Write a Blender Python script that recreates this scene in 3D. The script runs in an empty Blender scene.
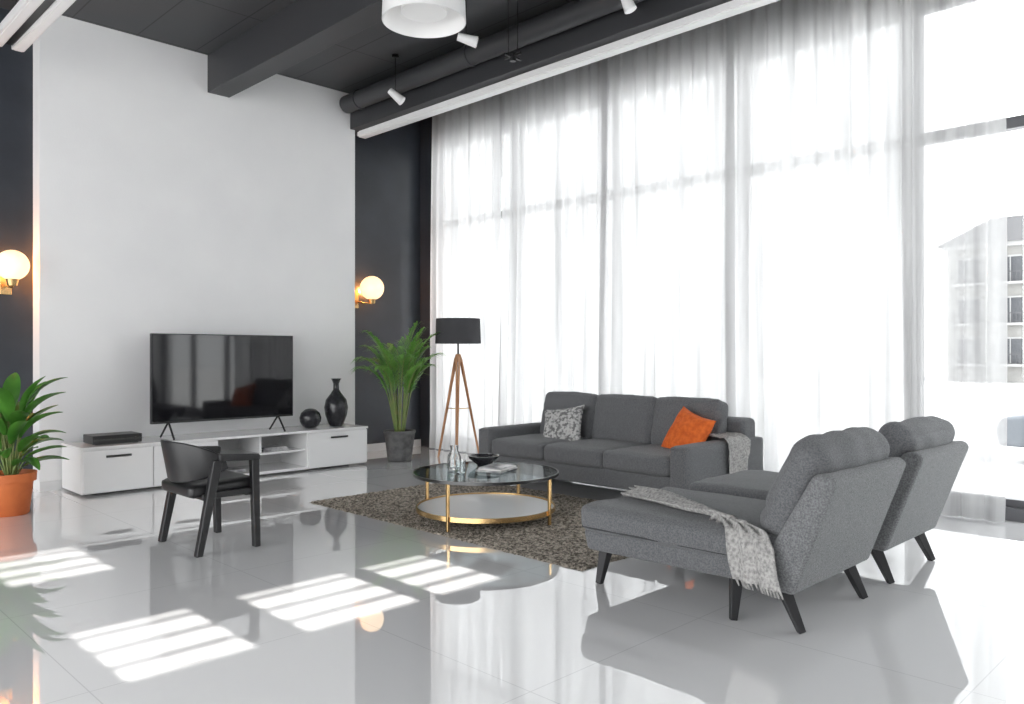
import bpy, bmesh, math, random
from mathutils import Vector, Matrix, noise
random.seed(7)
D=bpy.data
sc=bpy.context.scene
sc.view_settings.view_transform='Standard'
sc.view_settings.look='None'
PI=math.pi

# ---------------------------------------------------------------- materials
def mat(name,col,rough=.5,metal=0,col2=None,scale=20,bump=0,bscale=None,stretch=None,coat=0,trans=0,emit=None,es=0,detail=4,spec=.5,ior=1.5,sheen=0,contrast=(.35,.65)):
    m=D.materials.new(name); m.use_nodes=True
    nt=m.node_tree; b=nt.nodes['Principled BSDF']
    b.inputs['Base Color'].default_value=(*col,1)
    b.inputs['Roughness'].default_value=rough
    b.inputs['Metallic'].default_value=metal
    b.inputs['Coat Weight'].default_value=coat
    b.inputs['Transmission Weight'].default_value=trans
    b.inputs['Specular IOR Level'].default_value=spec
    b.inputs['IOR'].default_value=ior
    b.inputs['Sheen Weight'].default_value=sheen
    if emit: 
        b.inputs['Emission Color'].default_value=(*emit,1); b.inputs['Emission Strength'].default_value=es
    if col2 or bump:
        tc=nt.nodes.new('ShaderNodeTexCoord'); mp=nt.nodes.new('ShaderNodeMapping')
        nt.links.new(tc.outputs['Object'],mp.inputs['Vector'])
        if stretch: mp.inputs['Scale'].default_value=stretch
    if col2:
        n=nt.nodes.new('ShaderNodeTexNoise'); n.inputs['Scale'].default_value=scale; n.inputs['Detail'].default_value=detail
        nt.links.new(mp.outputs[0],n.inputs['Vector'])
        r=nt.nodes.new('ShaderNodeValToRGB')
        r.color_ramp.elements[0].position=contrast[0]; r.color_ramp.elements[1].position=contrast[1]
        r.color_ramp.elements[0].color=(*col,1); r.color_ramp.elements[1].color=(*col2,1)
        nt.links.new(n.outputs['Fac'],r.inputs[0]); nt.links.new(r.outputs[0],b.inputs['Base Color'])
    if bump:
        n2=nt.nodes.new('ShaderNodeTexNoise'); n2.inputs['Scale'].default_value=bscale or scale; n2.inputs['Detail'].default_value=3
        nt.links.new(mp.outputs[0],n2.inputs['Vector'])
        bp=nt.nodes.new('ShaderNodeBump'); bp.inputs['Strength'].default_value=bump; bp.inputs['Distance'].default_value=.01
        nt.links.new(n2.outputs['Fac'],bp.inputs['Height']); nt.links.new(bp.outputs[0],b.inputs['Normal'])
    return m

M={}
M['wall']=mat('white_plaster',(.84,.84,.845),.6,col2=(.88,.88,.88),scale=1.2,bump=.08,bscale=60)
M['dark']=mat('charcoal_paint',(.030,.034,.043),.32,col2=(.040,.046,.057),scale=2,bump=.05,bscale=50)
M['rear']=mat('pale_plaster',(.80,.80,.80),.7)
M['beam']=mat('beam_paint',(.040,.041,.045),.5)
M['trimw']=mat('white_trim',(.75,.75,.75),.4)
M['frame']=mat('window_frame_grey',(.12,.12,.13),.4)
M['lacquer']=mat('white_lacquer',(.87,.87,.87),.15,coat=.3)
M['inner']=mat('cabinet_inner',(.6,.6,.6),.4)
M['black']=mat('black_plastic',(.012,.012,.013),.35)
M['blackgloss']=mat('black_ceramic',(.015,.015,.018),.18,col2=(.03,.03,.035),scale=30)
M['screen']=mat('tv_glass',(.008,.008,.010),.05,spec=.5)
M['metal']=mat('dark_metal',(.08,.08,.08),.3,metal=1)
M['brass']=mat('brass',(.72,.48,.22),.25,metal=1)
M['wood']=mat('lamp_wood',(.55,.29,.15),.45,col2=(.40,.19,.09),scale=8,stretch=(1,1,.1))
M['shade']=mat('grey_shade_fabric',(.050,.050,.055),.8,bump=.2,bscale=200)
M['fab']=mat('grey_fabric',(.100,.104,.110),.95,col2=(.180,.184,.191),scale=130,bump=.6,bscale=200,sheen=.15)
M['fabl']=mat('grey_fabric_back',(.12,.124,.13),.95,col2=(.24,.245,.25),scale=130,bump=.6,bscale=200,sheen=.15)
M['piping']=mat('grey_piping',(.05,.052,.056),.9)
M['leg']=mat('black_stained_wood',(.012,.012,.014),.4)
M['orange']=mat('orange_fabric',(.80,.17,.025),.85,col2=(.65,.11,.015),scale=30,bump=.4,bscale=90)
M['patt']=mat('patterned_fabric',(.16,.16,.16),.9,col2=(.52,.52,.51),scale=34,detail=8,bump=.4,bscale=60,contrast=(.42,.55))
M['throw']=mat('knit_throw',(.26,.255,.25),.95,col2=(.50,.49,.475),scale=60,detail=8,bump=.8,bscale=80,contrast=(.34,.62))
M['rug']=mat('shag_rug',(.09,.077,.062),1,col2=(.46,.41,.345),scale=42,detail=8,bump=.6,bscale=120,contrast=(.38,.62))
M['terra']=mat('orange_terracotta',(.62,.16,.04),.55,col2=(.52,.12,.03),scale=5)
M['pot']=mat('grey_stoneware',(.07,.07,.07),.6,col2=(.14,.14,.14),scale=12)
M['soil']=mat('soil',(.03,.02,.015),1,col2=(.06,.04,.03),scale=40,bump=.8)
M['leaf']=mat('leaf_green',(.045,.16,.02),.4,col2=(.10,.30,.04),scale=4)
M['palm']=mat('palm_green',(.07,.24,.03),.5,col2=(.20,.42,.08),scale=5)
M['stem']=mat('stem_green',(.14,.24,.06),.5,col2=(.24,.27,.09),scale=10)
M['globe']=mat('opal_globe',(.9,.8,.65),.3,emit=(1,.66,.36),es=1.2)
M['white']=mat('white_enamel',(.85,.85,.85),.3)
M['shadein']=mat('pendant_inner',(.8,.8,.8),.4,emit=(1,.98,.95),es=.1)
M['paper']=mat('paper',(.75,.74,.72),.6)
M['papergrey']=mat('magazine_cover',(.2,.2,.21),.4,col2=(.7,.7,.7),scale=9)
M['glass']=mat('clear_glass',(.95,.98,.98),.02,trans=1,ior=1.45)
M['build']=mat('facade_render',(.19,.188,.18),.9,col2=(.21,.207,.20),scale=.6)
M['ledge']=mat('facade_ledge',(.26,.26,.26),.9)
M['roof']=mat('roof_slate',(.10,.10,.105),.8)
M['bwin']=mat('facade_window',(.05,.053,.06),.5,spec=.2)
M['rail']=mat('balcony_rail',(.04,.04,.045),.6)
M['ground']=mat('street_paving',(.62,.62,.62),.9,col2=(.68,.68,.68),scale=.5)
M['car']=mat('car_paint_silver',(.115,.125,.14),.5,spec=.25)
M['tyre']=mat('tyre_rubber',(.03,.03,.03),.8)

def thinglass(name,tint,gl,rough=.02):
    m=D.materials.new(name); m.use_nodes=True; nt=m.node_tree; nt.nodes.clear()
    o=nt.nodes.new('ShaderNodeOutputMaterial'); t=nt.nodes.new('ShaderNodeBsdfTransparent'); t.inputs[0].default_value=(*tint,1)
    g=nt.nodes.new('ShaderNodeBsdfGlossy'); g.inputs['Roughness'].default_value=rough
    x=nt.nodes.new('ShaderNodeMixShader'); x.inputs[0].default_value=gl
    nt.links.new(t.outputs[0],x.inputs[1]); nt.links.new(g.outputs[0],x.inputs[2]); nt.links.new(x.outputs[0],o.inputs[0])
    return m
M['wglass']=thinglass('window_glass',(.95,.96,.96),.04)
M['tglass']=thinglass('table_glass',(.46,.51,.52),.20)
# sheer: woven voile, random density stripes; darker stripes paint fold shading into its colour
def sheer(name,lo,hi,c0,c1):
    m=D.materials.new(name); m.use_nodes=True; nt=m.node_tree; nt.nodes.clear()
    N=nt.nodes.new; Lk=nt.links.new
    o=N('ShaderNodeOutputMaterial'); t=N('ShaderNodeBsdfTransparent')
    tl=N('ShaderNodeBsdfTranslucent'); df=N('ShaderNodeBsdfDiffuse'); df.inputs[0].default_value=(.80,.80,.80,1)
    a=N('ShaderNodeMixShader'); a.inputs[0].default_value=.4
    Lk(tl.outputs[0],a.inputs[1]); Lk(df.outputs[0],a.inputs[2])
    tc=N('ShaderNodeTexCoord')
    def nz(sc_,zs,off):
        mp=N('ShaderNodeMapping'); mp.inputs['Scale'].default_value=(0,1,zs); mp.inputs['Location'].default_value=(0,off,0)
        n=N('ShaderNodeTexNoise'); n.inputs['Scale'].default_value=sc_; n.inputs['Detail'].default_value=4
        Lk(tc.outputs['Object'],mp.inputs[0]); Lk(mp.outputs[0],n.inputs['Vector']); return n
    n=nz(7,.04,0)
    r=N('ShaderNodeMapRange'); r.inputs[1].default_value=.35; r.inputs[2].default_value=.65; r.inputs[3].default_value=lo; r.inputs[4].default_value=hi
    Lk(n.outputs['Fac'],r.inputs[0])
    n2=nz(9,.03,5)
    cr=N('ShaderNodeValToRGB'); e=cr.color_ramp.elements
    e[0].position=.30; e[0].color=(c0*.60,c0*.60,c0*.61,1); e[1].position=.60; e[1].color=(c1,c1,c1*1.01,1)
    k=cr.color_ramp.elements.new(.40); k.color=(c0,c0,c0*1.01,1)
    Lk(n2.outputs['Fac'],cr.inputs[0]); Lk(cr.outputs[0],tl.inputs[0])
    x=N('ShaderNodeMixShader'); Lk(r.outputs[0],x.inputs[0])
    Lk(t.outputs[0],x.inputs[1]); Lk(a.outputs[0],x.inputs[2]); Lk(x.outputs[0],o.inputs[0])
    return m
M['sheer']=sheer('sheer_voile',.91,1.0,.40,.53)
M['sheerthin']=sheer('sheer_voile_thin',.66,.86,.30,.40)

def tiled(name,base,line,sx,sy,w,rough,off=(0,0),coat=0,spec=.5,ior=1.5,rough_line=.4):
    m=D.materials.new(name); m.use_nodes=True; nt=m.node_tree; b=nt.nodes['Principled BSDF']
    tc=nt.nodes.new('ShaderNodeTexCoord'); se=nt.nodes.new('ShaderNodeSeparateXYZ'); nt.links.new(tc.outputs['Object'],se.inputs[0])
    outs=[]
    for ax,s,of in ((0,sx,off[0]),(1,sy,off[1])):
        a=nt.nodes.new('ShaderNodeMath'); a.operation='ADD'; a.inputs[1].default_value=of+100*s
        nt.links.new(se.outputs[ax],a.inputs[0])
        p=nt.nodes.new('ShaderNodeMath'); p.operation='MODULO'; p.inputs[1].default_value=s; nt.links.new(a.outputs[0],p.inputs[0])
        l=nt.nodes.new('ShaderNodeMath'); l.operation='LESS_THAN'; l.inputs[1].default_value=w; nt.links.new(p.outputs[0],l.inputs[0]); outs.append(l)
    mx=nt.nodes.new('ShaderNodeMath'); mx.operation='MAXIMUM'; nt.links.new(outs[0].outputs[0],mx.inputs[0]); nt.links.new(outs[1].outputs[0],mx.inputs[1])
    c=nt.nodes.new('ShaderNodeMix'); c.data_type='RGBA'; c.inputs[6].default_value=(*base,1); c.inputs[7].default_value=(*line,1)
    nt.links.new(mx.outputs[0],c.inputs[0]); nt.links.new(c.outputs[2],b.inputs['Base Color'])
    b.inputs['Roughness'].default_value=rough; b.inputs['Coat Weight'].default_value=coat; b.inputs['Specular IOR Level'].default_value=spec; b.inputs['IOR'].default_value=ior
    b.inputs['Coat Roughness'].default_value=.005; b.inputs['Coat IOR'].default_value=1.7
    return m
M['floor']=tiled('polished_white_tile',(.88,.88,.885),(.70,.70,.71),1.2,1.2,.005,.018,(.2,.3),coat=1,spec=.6,ior=1.6)
M['ceil']=tiled('dark_ceiling_panels',(.060,.062,.066),(.022,.022,.024),.6,1.2,.014,.6)

# ---------------------------------------------------------------- helpers
def link(o,parent=None):
    sc.collection.objects.link(o)
    if parent: o.parent=parent
    return o
def root(name,loc=(0,0,0),rz=0):
    e=D.objects.new(name,None); e.location=loc; e.rotation_euler=(0,0,rz); e.empty_display_size=.1
    return link(e)
def fin(name,bm,m,parent=None,smooth=False,bevel=0,seg=2):
    me=D.meshes.new(name); bmesh.ops.recalc_face_normals(bm,faces=bm.faces[:]); bm.to_mesh(me); bm.free()
    if smooth:
        for p in me.polygons: p.use_smooth=True
    me.materials.append(m if not isinstance(m,str) else M[m])
    o=D.objects.new(name,me); link(o,parent)
    if bevel:
        b=o.modifiers.new('bevel','BEVEL'); b.width=bevel; b.segments=seg; b.limit_method='ANGLE'; b.harden_normals=False
    return o
def box(name,x0,x1,y0,y1,z0,z1,m,parent=None,bevel=0,seg=2):
    bm=bmesh.new(); bmesh.ops.create_cube(bm,size=1)
    for v in bm.verts: v.co=Vector(((x0+x1)/2+v.co.x*(x1-x0),(y0+y1)/2+v.co.y*(y1-y0),(z0+z1)/2+v.co.z*(z1-z0)))
    return fin(name,bm,m,parent,False,bevel,seg)
def boxes(name,lst,m,parent=None,bevel=0):
    bm=bmesh.new()
    for (x0,x1,y0,y1,z0,z1) in lst:
        r=bmesh.ops.create_cube(bm,size=1)
        for v in r['verts']: v.co=Vector(((x0+x1)/2+v.co.x*(x1-x0),(y0+y1)/2+v.co.y*(y1-y0),(z0+z1)/2+v.co.z*(z1-z0)))
    return fin(name,bm,m,parent,False,bevel)
def prism(name,pts,axis,a0,a1,m,parent=None,bevel=0,seg=3,smooth=False):
    bm=bmesh.new()
    def P(p,a): return (a,p[0],p[1]) if axis=='X' else ((p[0],a,p[1]) if axis=='Y' else (p[0],p[1],a))
    A=[bm.verts.new(P(p,a0)) for p in pts]; B=[bm.verts.new(P(p,a1)) for p in pts]
    bm.faces.new(A); bm.faces.new(B[::-1])
    for i in range(len(pts)):
        j=(i+1)%len(pts); bm.faces.new((A[i],B[i],B[j],A[j]))
    return fin(name,bm,m,parent,smooth,bevel,seg)
def tube_bm(bm,pts,rads,n=10,cap=True):
    rings=[]
    for i,p in enumerate(pts):
        p=Vector(p); a=Vector(pts[max(i-1,0)]); b=Vector(pts[min(i+1,len(pts)-1)]); t=(b-a).normalized()
        u=t.cross(Vector((0,0,1)));
        if u.length<1e-3: u=Vector((1,0,0))
        u.normalize(); w=t.cross(u)
        r=rads[i] if isinstance(rads,(list,tuple)) else rads
        rings.append([bm.verts.new(p+(u*math.cos(2*PI*k/n)+w*math.sin(2*PI*k/n))*r) for k in range(n)])
    for a,b in zip(rings,rings[1:]):
        for k in range(n): bm.faces.new((a[k],a[(k+1)%n],b[(k+1)%n],b[k]))
    if cap: bm.faces.new(rings[0][::-1]); bm.faces.new(rings[-1])
def tube(name,pts,rads,m,parent=None,n=12,smooth=True):
    bm=bmesh.new(); tube_bm(bm,pts,rads,n); o=fin(name,bm,m,parent,smooth)
    if smooth:
        e=o.modifiers.new('es','EDGE_SPLIT'); e.split_angle=math.radians(50)
    return o
def lathe(name,prof,m,parent=None,loc=(0,0,0),n=40,closed_bottom=True):
    bm=bmesh.new(); rings=[]
    for r,z in prof:
        if r<1e-5: rings.append([bm.verts.new((loc[0],loc[1],loc[2]+z))])
        else: rings.append([bm.verts.new((loc[0]+r*math.cos(2*PI*k/n),loc[1]+r*math.sin(2*PI*k/n),loc[2]+z)) for k in range(n)])
    for a,b in zip(rings,rings[1:]):
        for k in range(n):
            k2=(k+1)%n
            if len(a)==1 and len(b)>1: bm.faces.new((a[0],b[k2],b[k]))
            elif len(b)==1 and len(a)>1: bm.faces.new((a[k],a[k2],b[0]))
            elif len(a)>1: bm.faces.new((a[k],a[k2],b[k2],b[k]))
    o=fin(name,bm,m,parent,True)
    e=o.modifiers.new('es','EDGE_SPLIT'); e.split_angle=math.radians(40)
    return o
def soft(name,size,loc,rot,m,parent=None,r=.05,puff=.02,wr=.004,cuts=14,pz=True,seed=0,groove=None):
    bm=bmesh.new(); bmesh.ops.create_cube(bm,size=2)
    bmesh.ops.subdivide_edges(bm,edges=bm.edges[:],cuts=cuts,use_grid_fill=True)
    h=Vector(size)/2
    for v in bm.verts:
        u=Vector([math.copysign(abs(c)**.75,c) for c in v.co])
        p=Vector((u.x*h.x,u.y*h.y,u.z*h.z))
        q=Vector([max(-(h[i]-min(r,h[i]*.98)),min(h[i]-min(r,h[i]*.98),p[i])) for i in range(3)])
        d=p-q
        if d.length>1e-6: p=q+d.normalized()*min(r,min(h)*.98)
        fx,fy,fz=1-u.x**2,1-u.y**2,1-u.z**2
        p.z+=u.z*puff*fx*fy; p.x+=u.x*puff*.5*fy*fz; p.y+=u.y*puff*.5*fx*fz
        nz=noise.noise(p*7+Vector((seed*3.1,seed*1.7,0)))
        p+=Vector((u.x,u.y,u.z))*nz*wr
        if groove: # soft stitched seam across
            g=math.exp(-((p[groove[0]]-groove[1])/.016)**2)*.014
            p.z-=math.copysign(g,u.z)*(abs(u.z)>.5)
        v.co=p
    o=fin(name,bm,m,parent,True); o.location=loc; o.rotation_euler=rot
    return o
def pillow(name,w,h,t,m,loc,rot,parent=None,seed=0):
    bm=bmesh.new(); bmesh.ops.create_cube(bm,size=2)
    bmesh.ops.subdivide_edges(bm,edges=bm.edges[:],cuts=17,use_grid_fill=True)
    for v in bm.verts:
        u,y,z=v.co
        e=max(0,(1-abs(u)**3.0))*max(0,(1-abs(y)**3.0))
        th=t/2*(e**.55)+.006
        pin=1-.10*(1-y*y)*abs(u); pin2=1-.10*(1-u*u)*abs(y)
        p=Vector((u*w/2*pin,y*h/2*pin2,z*th))
        p.z+=.022*noise.noise(Vector((u*2.6+seed,y*2.6,seed)))*e
        v.co=p
    o=fin(name,bm,m,parent,True); o.location=loc; o.rotation_euler=rot
    return o

# ---------------------------------------------------------------- room
YW=8.45; H=4.56; XW=7.15
box('floor',-4.2,7.4,-2.7,9.2,-.12,0,'floor')
box('ground_street',-60,160,-80,160,-.75,-.6,'ground')
box('wall_back_feature',2.13,5.65,YW,9.05,0,H,'wall')
box('wall_back_left',-4.2,2.129,8.67,9.05,0,H,'dark')
box('wall_back_right',5.651,7.4,8.8,9.05,0,4.85,'dark')
boxes('baseboard_back',[(2.13,5.65,YW-.015,YW-.001,0,.09),(5.66,6.97,8.785,8.799,0,.10)],'trimw')
boxes('baseboard_left',[(-4,2.12,8.655,8.669,0,.09)],'trimw')
box('pilaster',6.97,7.15,8.5,8.799,0,4.84,'dark',bevel=.005)
box('ceiling',-4.2,5.68,-2.7,9.05,H,H+.1,'ceil')
box('ceiling_bay',5.681,7.4,-2.7,8.799,4.85,4.95,'ceil')
box('trim_bay_upstand',5.682,5.74,-2.5,8.799,4.56,4.85,'beam')
box('ceiling_beam',3.75,4.0,-2.5,YW-.002,4.15,H-.001,'beam',bevel=.006)
box('ceiling_beam',5.58,5.80,-2.5,YW+.3,4.12,H-.001,'beam',bevel=.006)
boxes('trim_curtain_rail',[(5.70,5.80,-2.4,YW-.01,4.04,4.118),(5.68,5.70,-2.4,YW-.01,4.05,4.10)],'white')
# duct
r=root('ceiling_duct',(5.43,0,4.36))
tube('duct_pipe',[(0,-2.4,0),(0,8.30,0)],.105,'beam',r,28)
for y in (0,2,4,6,8): tube('duct_collar_%d'%y,[(0,y,0),(0,y+.05,0)],.115,'beam',r,28)
# rear wall with clerestory openings (sun enters here)
cols=[(1.14,1.68),(1.95,2.6),(2.75,3.2)]
zs=(2.90,3.36); zs2=(3.80,4.28); Y0=-2.5
L=[(-4.2,7.4,Y0-.2,Y0,0,zs[0]),(-4.2,7.4,Y0-.2,Y0,zs[1],zs2[0]),(-4.2,7.4,Y0-.2,Y0,zs2[1],4.95)]
prev=-4.2
for a,b in cols+[(7.4,7.4)]:
    L.append((prev,a,Y0-.2,Y0,zs[0],zs[1])); prev=b
prev=-4.2
for a,b in cols[:1]+[(7.4,7.4)]:
    L.append((prev,a,Y0-.2,Y0,zs2[0],zs2[1])); prev=b
boxes('wall_rear',L,'rear')
sl=[]
for a,b in cols:
    for k in range(1,4):
        z=zs[0]+k*.115; sl.append((a,b,Y0-.06,Y0-.045,z-.012,z+.012))
for a,b in cols[:1]:
    for k in range(1,4):
        z=zs2[0]+k*.12; sl.append((a,b,Y0-.06,Y0-.045,z-.012,z+.012))
boxes('window_blind_slats',sl,'white')
# unseen left side, added as open frames so sky fill floods in
boxes('wall_left_fill_opening',[(-4.2,-4.05,y-.06,y+.06,0,H) for y in (-2.44,-.2,2.0,4.2,6.4,8.6)]+[(-4.2,-4.05,-2.5,8.66,0,.15),(-4.2,-4.05,-2.5,8.66,4.3,H)],'frame')

# window wall
box('wall_window_header',7.12,7.4,-2.5,8.799,4.25,4.849,'beam')
box('wall_window_sill',7.10,7.4,-2.5,8.799,0,.10,'frame')
ym=[8.62,7.12,5.50,3.95,2.32,.75,-.85,-2.45]
for i in range(len(ym)-1):
    a,b=ym[i+1],ym[i]
    r=root('window_%d'%(i+1),(7.2,(a+b)/2,0)); hw=(b-a)/2
    boxes('frame',[(-.05,.05,-hw,-hw+.04,.1,4.25),(-.05,.05,hw-.04,hw,.1,4.25),(-.05,.05,-hw,hw,3.07,3.16),(-.05,.05,-hw,hw,.1,.16),(-.05,.05,-hw,hw,4.18,4.25)],'frame',r,.004)
    box('pane',-.004,.004,-hw+.045,hw-.045,.16,4.18,'wglass',r)
# sheer curtains
def curtain(y0,y1,seed,name='sheer_curtain',m='sheer'):
    n=int((y1-y0)*110); nz=26; bm=bmesh.new(); g=[]
    for i in range(n+1):
        t=i/n; col=[]
        for k in range(nz+1):
            s=k/nz; z=4.76-s*(4.76-.012)
            yy=y0+(y1-y0)*t
            ph=2*PI*yy/.155+1.6*noise.noise(Vector((yy*1.7,seed,s*.6)))*2.5
            amp=.024+.022*noise.noise(Vector((yy*2.3,seed+5,s*.8)))+.012*s
            x=6.94+amp*math.sin(ph)+.035*noise.noise(Vector((yy*1.1,s*.9,seed)))*(.3+s)
            yo=.02*math.cos(ph)*s+.04*noise.noise(Vector((yy*.8,s*1.3,seed+9)))*s
            yc=yy+yo
            if s>.92: x-=(s-.92)*.5*(.4+abs(noise.noise(Vector((yy*4,seed,2)))))
            col.append(bm.verts.new((x,yc,z)))
        g.append(col)
    for i in range(n):
        for k in range(nz): bm.faces.new((g[i][k],g[i+1][k],g[i+1][k+1],g[i][k+1]))
    return fin(name,bm,m,None,True)
for k,(a,b) in enumerate([(7.09,8.50),(5.47,7.15),(3.91,5.53),(2.27,3.97),(1.61,2.33)]):
    curtain(a,b,k*3.3,m='sheer' if k<4 else 'sheerthin')
box('curtain_track',6.90,6.98,-2.4,8.48,4.76,4.80,'white')

# ---------------------------------------------------------------- exterior
r=root('apartment_building',(60,0,-.6))
box('facade',0,12,4,17.4,0,9.3,'build',r)
prism('hip_roof',[(3.4,9.3),(18.0,9.3),(14.6,10.9),(6,10.9)],'X',-.5,12,'roof',r)
box('cornice',-.35,0,3.8,17.6,9.0,9.3,'ledge',r)
wl=[];bl=[];fl=[];rl=[]
for y in (6,9.4,12.9,15.3):
    for z in (1.3,4.0,6.7): 
        wl.append((-.06,.02,y,y+1.4,z,z+1.6)); bl.append((-.7,0,y-.25,y+1.65,z-.22,z-.06))
        fl+=[(-.12,-.05,y-.1,y,z,z+1.7),(-.12,-.05,y+1.4,y+1.5,z,z+1.7),(-.12,-.05,y-.1,y+1.5,z+1.6,z+1.72),(-.12,-.05,y+.67,y+.73,z,z+1.6)]
        rl+=[(-.7,-.65,y-.25,y+1.65,z+.55,z+.62)]+[(-.7,-.66,y-.25+j*.235,y-.21+j*.235,z-.06,z+.55) for j in range(9)]
boxes('windows',wl,'bwin',r); boxes('balcony_slabs',bl,'ledge',r); boxes('window_frames',fl,'ledge',r); boxes('balcony_rails',rl,'rail',r)
r=root('car',(16.5,1.6,-.6))
prism('car_body',[(-2.15,.3),(2.15,.3),(2.2,.62),(2.1,.80),(1.2,.95),(.6,1.40),(-1.0,1.44),(-1.8,1.0),(-2.2,.9)],'X',-.85,.85,'car',r,.08,4)
prism('car_side_windows',[(1.0,.97),(.52,1.32),(-.95,1.35),(-1.55,1.0)],'X',-.87,.87,'bwin',r)
prism('windscreen',[(1.20,.99),(.66,1.39),(.62,1.36),(1.15,.96)],'X',-.72,.72,'bwin',r)
boxes('headlamps',[(-.8,-.5,2.12,2.2,.6,.72),(.5,.8,2.12,2.2,.6,.72)],'white',r)
for i,(x,y) in enumerate(((-.8,1.35),(-.8,-1.35),(.8,1.35),(.8,-1.35))):
    tube('wheel_%d'%i,[(x-.1,y,.32),(x+.1,y,.32)],.32,'tyre',r,20)

# ---------------------------------------------------------------- media console
r=root('media_console',(0,0,0))
x0,x1,y0,y1=2.3,5.4,7.8,8.42
box('top_board',x0,x1,y0,y1,.425,.45,'lacquer',r,.004)
box('left_cabinet',x0+.01,3.58,y0+.02,y1,.02,.424,'lacquer',r,.004)
box('right_cabinet',4.6,x1-.01,y0+.02,y1,.02,.424,'lacquer',r,.004)
box('left_drawer_front_1',x0+.015,2.93,y0,y0+.019,.03,.415,'lacquer',r,.004)
box('left_drawer_front_2',2.94,3.575,y0,y0+.019,.03,.415,'lacquer',r,.004)
box('right_drawer_front',4.61,x1-.015,y0,y0+.019,.03,.415,'lacquer',r,.004)
box('open_back',3.58,4.6,y1-.03,y1,.02,.424,'inner',r)
box('open_bottom',3.58,4.6,y0+.02,y1-.03,.02,.05,'lacquer',r)
box('open_shelf',3.58,4.6,y0+.06,y1-.03,.22,.24,'lacquer',r)
box('open_divider',4.08,4.10,y0+.1,y1-.03,.24,.424,'lacquer',r)
boxes('shelf_books',[(4.15,4.45,7.95,8.2,.241,.262),(4.17,4.43,7.96,8.2,.262,.28),(3.7,3.95,7.95,8.15,.051,.08)],'papergrey',r)
for a in (2.62,3.26,5.0):
    box('handle',a-.11,a+.11,y0-.022,y0-.004,.345,.365,'metal',r,.003)
    box('plinth',a-.2,a+.2,y0+.1,y1-.1,0,.02,'black',r)
r=root('media_player',(2.66,8.08,.45))
box('case',-.22,.22,-.14,.14,.008,.085,'black',r,.004)
box('front_trim',-.21,.21,-.144,-.139,.035,.05,'metal',r)
box('feet',-.19,.19,-.12,.12,0,.009,'black',r)
tube('knob',[(.16,-.141,.045),(.16,-.152,.045)],.016,'metal',r)
r=root('television',(3.775,8.03,.45))
box('housing',-.775,.775,0,.045,.155,1.055,'black',r,.006)
box('screen',-.764,.764,-.004,.002,.178,1.045,'screen',r)
box('rear_bulge',-.45,.45,.045,.09,.2,.7,'black',r,.02)
for s in (-.60,.60):
    tube('foot_front',[(s,.02,.17),(s-.02,-.17,.008)],.010,'black',r); tube('foot_back',[(s,.02,.17),(s-.02,.17,.008)],.010,'black',r)
# decor
lathe('vase',[(0,0),(.07,0),(.085,.02),(.125,.13),(.138,.22),(.12,.31),(.06,.39),(.035,.43),(.033,.50),(.05,.545),(.062,.56),(.05,.56),(.025,.5),(.025,.43),(0,.4)],'blackgloss',None,(5.14,8.08,.45))
lathe('round_vase',[(0,0),(.05,0),(.09,.025),(.118,.08),(.122,.125),(.105,.175),(.06,.215),(.03,.222),(.02,.215),(.0,.2)],'blackgloss',None,(4.78,8.05,.45))

# ---------------------------------------------------------------- armchair (dark)
r=root('armchair',(2.34,5.3,0))
soft('seat',(.46,.50,.085),(.02,0,.415),(0,math.radians(-3),0),'black',r,.03,.01,0,10)
bm=bmesh.new(); n=28; g=[]
for i in range(n+1):
    a=PI*.5+PI*(i/n); t=abs(i/n-.5)*2
    row=[]
    for k,(off,zz) in enumerate([(0,0),(0,1),(.032,1),(.032,0)]):
        rx,ry=.26-off,.31-off
        zt=.73-.105*t**2.5; zb=.45+.10*t**2
        z=zb+(zt-zb)*zz
        lean=.06*zz*(1-t*.6)
        row.append(bm.verts.new((rx*math.cos(a)*.95-.0-lean+.02,ry*math.sin(a),z)))
    g.append(row)
for i in range(n):
    for k in range(4): bm.faces.new((g[i][k],g[i+1][k],g[i+1][(k+1)%4],g[i][(k+1)%4]))
bm.faces.new(g[0]); bm.faces.new(g[-1][::-1])
fin('backrest',bm,'black',r,True,.008,2)
for s in (-1,1):
    y=s*.295
    prism('armrest_%s'%('r' if s<0 else 'l'),[(-.05,.60),(.235,.585),(.235,.628),(-.05,.648)],'Y',y-.032,y+.032,'black',r,.012)
    prism('front_leg_%s'%('r' if s<0 else 'l'),[(.175,.60),(.232,.60),(.242,0),(.198,0)],'Y',y-.025,y+.025,'black',r,.008)
    prism('rear_leg_%s'%('r' if s<0 else 'l'),[(-.085,.61),(-.02,.61),(-.155,0),(-.20,0)],'Y',y-.025,y+.025,'black',r,.008)
    box('seat_rail_%s'%('r' if s<0 else 'l'),-.10,.20,min(y,y-s*.05),max(y,y-s*.05),.36,.40,'black',r,.006)
box('cross_rail_front',.15,.20,-.28,.28,.35,.39,'black',r,.006)
box('cross_rail_back',-.14,-.09,-.28,.28,.35,.39,'black',r,.006)

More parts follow.
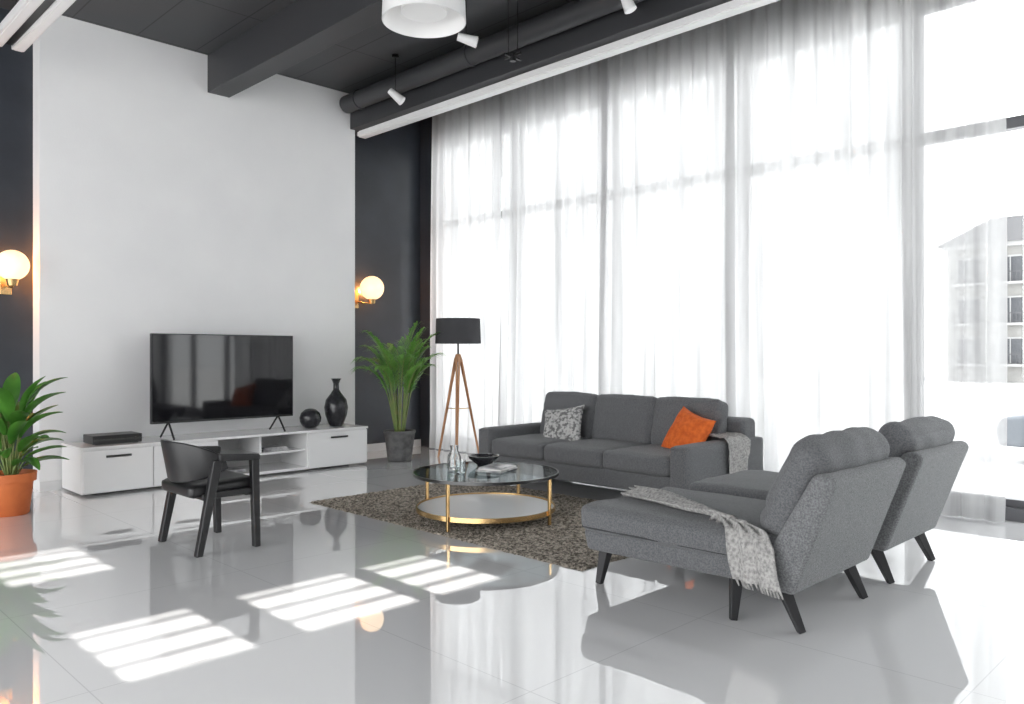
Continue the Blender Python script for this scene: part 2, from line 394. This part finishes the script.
# ---------------------------------------------------------------- plants
def leaf_bm(bm,base,az,elev,length,width,droop,n=9,fold=.25):
    d=Vector((math.cos(az),math.sin(az),0)); side=Vector((-math.sin(az),math.cos(az),0))
    p=Vector(base); e=elev; rows=[]
    for i in range(n+1):
        t=i/n; w=width*math.sin(PI*min(1,(t*.92+.06)))**.8*(1-.2*t)
        up=Vector((0,0,1))*math.cos(e)-d*math.sin(e)
        rows.append((bm.verts.new(p+side*w/2+up*w*fold),bm.verts.new(p),bm.verts.new(p-side*w/2+up*w*fold)))
        p=p+(d*math.cos(e)+Vector((0,0,1))*math.sin(e))*(length/n); e-=droop/n
    for a,b in zip(rows,rows[1:]):
        bm.faces.new((a[0],a[1],b[1],b[0])); bm.faces.new((a[1],a[2],b[2],b[1]))
r=root('potted_plant',(1.66,7.42,0))
lathe('pot',[(0,0),(.125,0),(.135,.01),(.165,.27),(.185,.27),(.19,.34),(.17,.34),(.16,.3),(0,.3)],'terra',r)
lathe('soil',[(0,.305),(.155,.305),(.158,.29)],'soil',r)
bm=bmesh.new(); bs=bmesh.new()
for i in range(36):
    az=i*2.399; t=i/36
    hb=.32+.50*t
    ra=.07+.05*random.random()
    b=(ra*math.cos(az),ra*math.sin(az),hb+.05)
    tube_bm(bs,[(.03*math.cos(az),.03*math.sin(az),.3),(.5*b[0],.5*b[1],(hb+.3)/2),b],[.009,.007,.004],6)
    leaf_bm(bm,b,az+random.uniform(-.3,.3),.45+.95*t*random.uniform(.75,1.1),random.uniform(.34,.44),random.uniform(.11,.15),random.uniform(.5,1.2))
fin('leaves',bm,'leaf',r,True); fin('stems',bs,'stem',r,True)

r=root('potted_palm',(5.86,7.80,0))
lathe('pot',[(0,0),(.13,0),(.145,.01),(.185,.33),(.195,.34),(.195,.37),(.175,.37),(.17,.33),(0,.33)],'pot',r)
lathe('soil',[(0,.345),(.168,.345),(.17,.33)],'soil',r)
bm=bmesh.new(); bs=bmesh.new()
up=Vector((0,0,1))
rp=random.Random(3)
for i in range(24):
    az=i*2.399+rp.uniform(-.2,.2); t=i/24
    L=rp.uniform(1.12,1.38)*(.76+.29*t); e=1.52-.14*(1-t); d=Vector((math.cos(az),math.sin(az),0)); side=Vector((-math.sin(az),math.cos(az),0))
    p=Vector((.05*math.cos(az),.05*math.sin(az),.34)); pts=[p.copy()]; es=[e]; n=18
    dr=rp.uniform(.9,1.9)*(1.15-.45*t)
    for k in range(n):
        p=p+(d*math.cos(e)+up*math.sin(e))*(L/n); e-=dr*(3.2*(k/n)**2.2)/n; pts.append(p.copy()); es.append(e)
    tube_bm(bs,pts,[.011*(1-.75*k/n) for k in range(n+1)],5)
    k0=9
    for k in range(k0,n+1):
        for sub in (0,.5):
            if k+sub>n: continue
            q=pts[k].lerp(pts[min(k+1,n)],sub)
            f=(k+sub-k0)/(n-k0); ll=(.27*math.sin(PI*(.22+.62*f))+.03)*rp.uniform(.85,1.1)
            T=(d*math.cos(es[k])+up*math.sin(es[k]))
            for s in (-1,1):
                v=(T*(.65+.6*f)+side*s*.66+up*rp.uniform(-.1,.1)).normalized()
                wv=(v.cross(up)).normalized()*.0085
                m1=q+v*ll*.5+up*.006; tp=q+v*ll-up*ll*rp.uniform(.25,.45)
                if (q+v*ll).y>.6: continue
                a=[bm.verts.new(q+wv*.4),bm.verts.new(q-wv*.4),bm.verts.new(m1-wv),bm.verts.new(m1+wv),bm.verts.new(tp)]
                bm.faces.new((a[0],a[1],a[2],a[3])); bm.faces.new((a[3],a[2],a[4]))
fin('fronds',bm,'palm',r,False); fin('stems',bs,'stem',r,True)

# ---------------------------------------------------------------- wall lamps
def wall_lamp(x,y,z,yw,rad,bx):
    r=root('wall_lamp',(x,y,z))
    bm=bmesh.new(); bmesh.ops.create_uvsphere(bm,u_segments=32,v_segments=20,radius=rad); fin('globe',bm,'globe',r,True)
    w=yw-y
    box('wall_plate',bx-.05,bx+.05,w-.02,w-.001,-.26,-.02,'brass',r,.005)
    tube('arm',[(bx,w-.02,-.18),(bx,.02,-.20),(0,0,-.20),(0,0,-rad+.01)],.012,'brass',r)
    lathe('cup',[(0,-rad-.05),(.04,-rad-.05),(.055,-rad+.02),(.05,-rad+.02),(0,-rad)],'brass',r)
    l=D.lights.new('lamp_bulb','POINT'); l.energy=16; l.color=(1,.36,.10); l.shadow_soft_size=.04
    lo=D.objects.new('bulb_light',l); lo.location=(0,w-.05,-.02); link(lo,r)
wall_lamp(1.90,8.42,2.12,8.67,.14,0)
wall_lamp(6.0,8.58,2.16,8.8,.155,-.12)

# ---------------------------------------------------------------- floor lamp
r=root('floor_lamp',(6.5,7.45,0))
lathe('shade',[(.262,1.74),(.275,1.74),(.285,1.43),(.275,1.43),(.262,1.74)],'shade',r)
lathe('shade_spider',[(0,1.66),(.02,1.66),(.02,1.675),(0,1.675)],'metal',r)
for k in range(3):
    a=k*2*PI/3; tube('spoke_%d'%k,[(0,0,1.67),(.265*math.cos(a),.265*math.sin(a),1.70)],.004,'metal',r,6)
tube('stem',[(0,0,1.2),(0,0,1.67)],.012,'metal',r)
lathe('hub',[(0,1.20),(.045,1.20),(.05,1.24),(.03,1.30),(0,1.30)],'wood',r)
for k in range(3):
    a=math.radians(105)+k*2*PI/3
    dx,dy=math.cos(a),math.sin(a)
    for s in (-1,1):
        tube('leg_%d_%d'%(k,s),[(.035*dx-dy*.016*s,.035*dy+dx*.016*s,1.24),(.30*dx-dy*.004*s,.30*dy+dx*.004*s,.0)],[.014,.011],'wood',r,8)
    tube('brace_%d'%k,[(0,0,.62),(.17*dx,.17*dy,.62)],.006,'brass',r,6)
tube('brace_hub',[(0,0,.58),(0,0,.66)],.014,'brass',r)

# ---------------------------------------------------------------- sofa (faces -X)
r=root('sofa',(5.48,3.50,0))
Ls=2.48; aw=.17
box('base',.06,1.10,aw-.01,Ls-aw+.01,.12,.29,'fab',r,.02)
box('back_frame',.96,1.20,.02,Ls-.02,.12,.72,'fab',r,.05,4)
for nme,a,b in (('arm_right',0,aw),('arm_left',Ls-aw,Ls)):
    soft(nme,(1.30,aw,.44),(.65,(a+b)/2,.325),(0,0,0),'fab',r,.03,.006,.002,12)
cw=(Ls-2*aw)/3
for i in range(3):
    yc=aw+cw*(i+.5)
    soft('seat_cushion_%d'%i,(.90,cw-.012,.17),(.46,yc,.365),(0,0,0),'fab',r,.045,.018,.005,14,seed=i)
    soft('back_cushion_%d'%i,(.48,cw-.010,.19),(.86,yc,.645),(0,math.radians(102),0),'fab',r,.05,.03,.008,24,seed=i+5,groove=(0,-.06))
for x in (.08,1.06):
    for y in (.08,Ls-.08): tube('leg_%d_%d'%(x*10,y*10),[(x,y,.12),(x,y,0)],[.026,.018],'leg',r,10)
pillow('scatter_cushion',.45,.42,.14,'patt',(6.00,5.28,.575),(0,0,0),None,1)
D.objects['scatter_cushion'].rotation_euler=(Matrix.Rotation(math.radians(-90+12),3,'Z')@Matrix.Rotation(math.radians(60),3,'X')@Matrix.Rotation(math.radians(10),3,'Z')).to_euler()
pillow('orange_cushion',.46,.44,.17,'orange',(6.01,3.83,.585),(0,0,0),None,2)
D.objects['orange_cushion'].rotation_euler=(Matrix.Rotation(math.radians(-90-14),3,'Z')@Matrix.Rotation(math.radians(64),3,'X')@Matrix.Rotation(math.radians(-14),3,'Z')).to_euler()

def cloth(name,path,width_dir_fn,width,m,nu=60,nv=26,fold=.012,thick=.008,seed=0,fr=16):
    P=[Vector(p) for p in path]
    seg=[(P[i+1]-P[i]).length for i in range(len(P)-1)]; T=sum(seg)
    def at(s):
        s*=T
        for i,l in enumerate(seg):
            if s<=l or i==len(seg)-1: return P[i].lerp(P[i+1],min(1,s/l)),i
            s-=l
    bm=bmesh.new(); g=[]
    for i in range(nu+1):
        s=i/nu; p,_=at(s); row=[]
        q,_=at(min(1,s+.02)); o,_=at(max(0,s-.02)); tan=(q-o).normalized()
        wd=width_dir_fn(s).normalized(); nn=tan.cross(wd).normalized()
        if nn.dot(Vector((-1,-.2,1)))<0: nn=-nn
        for j in range(nv+1):
            v=j/nv-.5
            wloc=width*(1+.12*math.sin(s*7+seed))
            f=fold*(1+math.sin(v*fr+2.5*noise.noise(Vector((s*2.5,v*2,seed)))*3))+.010*max(0,noise.noise(Vector((s*6,v*5,seed+3))))
            pe=p+wd*(v*wloc+.02*noise.noise(Vector((s*4,seed,v))))+nn*(f+.006)
            row.append(bm.verts.new(pe))
        g.append(row)
    for i in range(nu):
        for j in range(nv): bm.faces.new((g[i][j],g[i+1][j],g[i+1][j+1],g[i][j+1]))
    for row in (g[0],g[-1]):
        pr=g[1] if row is g[0] else g[-2]
        for j in range(0,nv):
            a=row[j].co; d=(row[j].co-pr[j].co).normalized()*.03
            if j%2==0:
                v1=bm.verts.new(a+d); v2=bm.verts.new(row[j+1].co*.5+a*.5+d*1.1); bm.faces.new((row[j],row[j+1],v2,v1))
    o=fin(name,bm,m,None,True); so=o.modifiers.new('s','SOLIDIFY'); so.thickness=thick; so.offset=1
    return o
cloth('throw_blanket',[(6.26,3.71,.57),(6.26,3.66,.572),(6.26,3.51,.565),(6.26,3.482,.53),(6.25,3.48,.26)],lambda s:Vector((1,0,0)),.34,'throw',40,22,.006,.006,4,22)

# ---------------------------------------------------------------- coffee table
cx,cy=4.24,4.53
r=root('coffee_table',(cx,cy,.016)); R=.56
lathe('glass_top',[(0,.352),(R,.352),(R+.003,.358),(R,.365),(0,.365)],'tglass',r,n=64)
lathe('top_rim',[(R+.003,.345),(R+.013,.345),(R+.013,.368),(R+.003,.368),(R+.003,.345)],'metal',r,n=64)
lathe('lower_shelf',[(0,.075),(.53,.075),(.535,.08),(.535,.09),(.53,.095),(0,.095)],'white',r,n=64)
lathe('shelf_rim',[(.536,.07),(.545,.07),(.545,.105),(.536,.105),(.536,.07)],'brass',r,n=64)
f=Vector((.7071,.7071,0)); rt=Vector((.7071,-.7071,0))
for k,(a,b) in enumerate(((-.25,-.47),(.47,-.25),(.25,.47),(-.47,.25))):
    p=rt*a+f*b; p=p*(.552/p.length); q=p
    boxes('leg_%d'%k,[(q.x-.011,q.x+.011,q.y-.011,q.y+.011,0,.351)],'brass',r,.003)
zt=.383
r=root('magazine_stack',(cx+.10,cy-.02,zt),math.radians(20))
box('magazine_1',-.15,.15,-.11,.11,0,.012,'papergrey',r); box('magazine_2',-.13,.15,-.10,.10,.012,.022,'paper',r); box('magazine_3',-.12,.12,-.09,.1,.022,.030,'papergrey',r)
lathe('decor_bowl',[(0,0),(.05,0),(.055,.01),(.12,.06),(.13,.085),(.12,.085),(.05,.02),(0,.015)],'blackgloss',None,(cx+.19,cy+.23,zt))
r=root('glass_tumbler',(cx-.22,cy+.05,zt)); lathe('cup',[(0,0),(.033,0),(.042,.10),(.038,.10),(.030,.008),(0,.008)],'glass',r,n=24)
r=root('glass_carafe',(cx-.12,cy+.24,zt)); lathe('body',[(0,0),(.05,0),(.055,.02),(.055,.1),(.03,.15),(.034,.19),(.031,.19),(.026,.15),(.05,.1),(.05,.02),(0,.01)],'glass',r,n=24)

# ---------------------------------------------------------------- rug
bm=bmesh.new(); rx0,rx1,ry0,ry1=3.64,5.48,3.05,6.15; nx,ny=150,250; g=[]
for i in range(nx+1):
    row=[]
    for j in range(ny+1):
        e=(i in(0,nx)) or (j in (0,ny))
        x=rx0+(rx1-rx0)*i/nx+random.uniform(-.004,.004); y=ry0+(ry1-ry0)*j/ny+random.uniform(-.004,.004)
        if e: x+=random.uniform(-.008,.008); y+=random.uniform(-.008,.008)
        row.append(bm.verts.new((x,y,.001 if e else .009+random.uniform(-.005,.007))))
    g.append(row)
for i in range(nx):
    for j in range(ny): bm.faces.new((g[i][j],g[i+1][j],g[i+1][j+1],g[i][j+1]))
fin('area_rug',bm,'rug')

# ---------------------------------------------------------------- chaise lounges (face +Y)
def chaise(x0,x1):
    r=root('chaise_lounge',(x0,1.45,0)); W=x1-x0
    prism('seat_frame',[(.22,.20),(1.44,.185),(1.47,.30),(.35,.32)],'X',.02,W-.02,'fab',r,.025,4)
    soft('seat_cushion',(W,1.26,.155),(W/2,.86,.365),(0,0,0),'fab',r,.05,.018,.006,24,seed=x0)
    tube('piping',[(.01,1.46,.318),(.004,1.40,.318),(.004,.36,.322)],.006,'piping',r,6)
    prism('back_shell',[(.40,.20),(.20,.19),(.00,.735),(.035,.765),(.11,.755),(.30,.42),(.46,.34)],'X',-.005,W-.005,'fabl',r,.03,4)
    soft('back_cushion',(W-.05,.51,.20),(W/2,.235,.660),(math.radians(113),0,0),'fab',r,.085,.04,.012,28,seed=x0+2,groove=(1,-.14))
    for i,(x,y,sx,sy) in enumerate(((.09,.30,-.0,-.10),(W-.09,.30,.02,-.10),(.08,1.34,-.03,.03),(W-.08,1.34,.03,.03),(.06,.52,-.03,.0))):
        if i==4 and x0>4: continue
        bm=bmesh.new(); tube_bm(bm,[(x,y,.21),(x+sx,y+sy,0)],[.042,.024],4); fin('leg_%d'%i,bm,'leg',r,False,.003)
chaise(3.47,4.37); chaise(4.60,5.46)
cloth('knit_throw_blanket',[(3.88,2.86,.452),(3.78,2.56,.462),(3.66,2.24,.462),(3.54,1.98,.458),(3.465,1.88,.442),(3.445,1.85,.40),(3.44,1.80,.22)],
      lambda s: Vector((.85,.25,0)).lerp(Vector((.2,1,0)),min(1,max(0,(s-.25)*1.8))),.25,'throw',70,30,.012,.008,1,20)

# ---------------------------------------------------------------- ceiling fixtures
r=root('pendant_lamp',(3.44,4.30,3.6))
lathe('shade_outer',[(.285,0),(.29,.0),(.285,.14),(.24,.25),(.12,.31),(0,.32)],'white',r,n=56)
lathe('shade_inner',[(.283,0),(.278,.14),(.233,.245),(.11,.30),(0,.31)],'shadein',r,n=56)
lathe('diffuser',[(0,.06),(.16,.06),(.16,.10),(0,.10)],'shadein',r)
tube('cord',[(0,0,.31),(0,0,.96)],.008,'white',r)
lathe('canopy',[(0,.93),(.06,.93),(.06,.959),(0,.959)],'white',r)
def spot(x,y,z,d,top=H,m='white'):
    r=root('ceiling_spotlight',(x,y,z)); dd=Vector(d).normalized()
    tube('rod',[(0,0,.03),(0,0,top-z-.001)],.005,'metal',r,8)
    tube('head',[tuple(-dd*.08),tuple(dd*.10)],[.034,.052],m,r,20)
    tube('lens',[tuple(dd*.101),tuple(dd*.105)],.042,'shadein',r,20)
    lathe('mount',[(0,top-z-.03),(.04,top-z-.03),(.04,top-z-.001),(0,top-z-.001)],'metal',r)
spot(5.20,7.0,4.12,(.5,-.5,-.6)); spot(4.72,5.3,4.12,(.8,-.6,-.25)); spot(5.12,3.83,4.14,(.2,-.3,-.9))
r=root('ceiling_sensor',(5.05,5.04,3.98))
for k,(dx,dy) in enumerate(((-.03,.03),(.03,-.03))): tube('rod_%d'%k,[(dx,dy,0),(dx,dy,.579)],.005,'metal',r,8)
tube('bar_1',[(-.1,0,0),(.1,0,0)],.012,'black',r); tube('bar_2',[(0,-.1,.01),(0,.1,.01)],.012,'black',r); tube('bulb',[(0,0,-.04),(0,0,.03)],.03,'black',r)
r=root('linear_light',(1.80,6.5,4.0))
for k,x in enumerate((-.10,.07)):
    box('body_%d'%k,x-.05,x+.05,-1.6,1.6,0,.07,'white',r,.006); box('diffuser_%d'%k,x-.03,x+.03,-1.58,1.58,-.008,-.001,'shadein',r)
box('spine',-.05,.02,-1.55,1.55,.02,.06,'metal',r)
boxes('hangers',[(-.02,-.01,-1.3,-1.29,.06,.559),(-.02,-.01,1.29,1.3,.06,.559)],'metal',r)

# ---------------------------------------------------------------- lights
w=D.worlds.new('sky'); sc.world=w; w.use_nodes=True
bg=w.node_tree.nodes['Background']; bg.inputs[0].default_value=(.98,.99,1,1); bg.inputs[1].default_value=5.1
s=D.lights.new('sun','SUN'); s.energy=14; s.angle=math.radians(.35); s.color=(1,.97,.93)
so=D.objects.new('sun',s); so.rotation_euler=Vector((0,1,-.5)).to_track_quat('-Z','Y').to_euler(); so.location=(0,-20,12); link(so)
for nme,loc,rot,sx,sy in (('window_portal',(7.35,3.05,2.2),(0,math.radians(90),0),4.1,11.2),('left_portal',(-4.3,3.1,2.2),(0,math.radians(-90),0),4.2,11.2)):
    l=D.lights.new(nme,'AREA'); l.shape='RECTANGLE'; l.size=sx; l.size_y=sy; l.cycles.is_portal=True
    o=D.objects.new(nme,l); o.location=loc; o.rotation_euler=rot; link(o)

# ---------------------------------------------------------------- camera
c=D.cameras.new('camera'); c.sensor_width=36; c.lens=791/1024*36; c.shift_y=2/1024; c.clip_end=500
co=D.objects.new('camera',c); co.location=(0,0,1.3); co.rotation_euler=(math.radians(90),0,math.radians(-45)); link(co); sc.camera=co
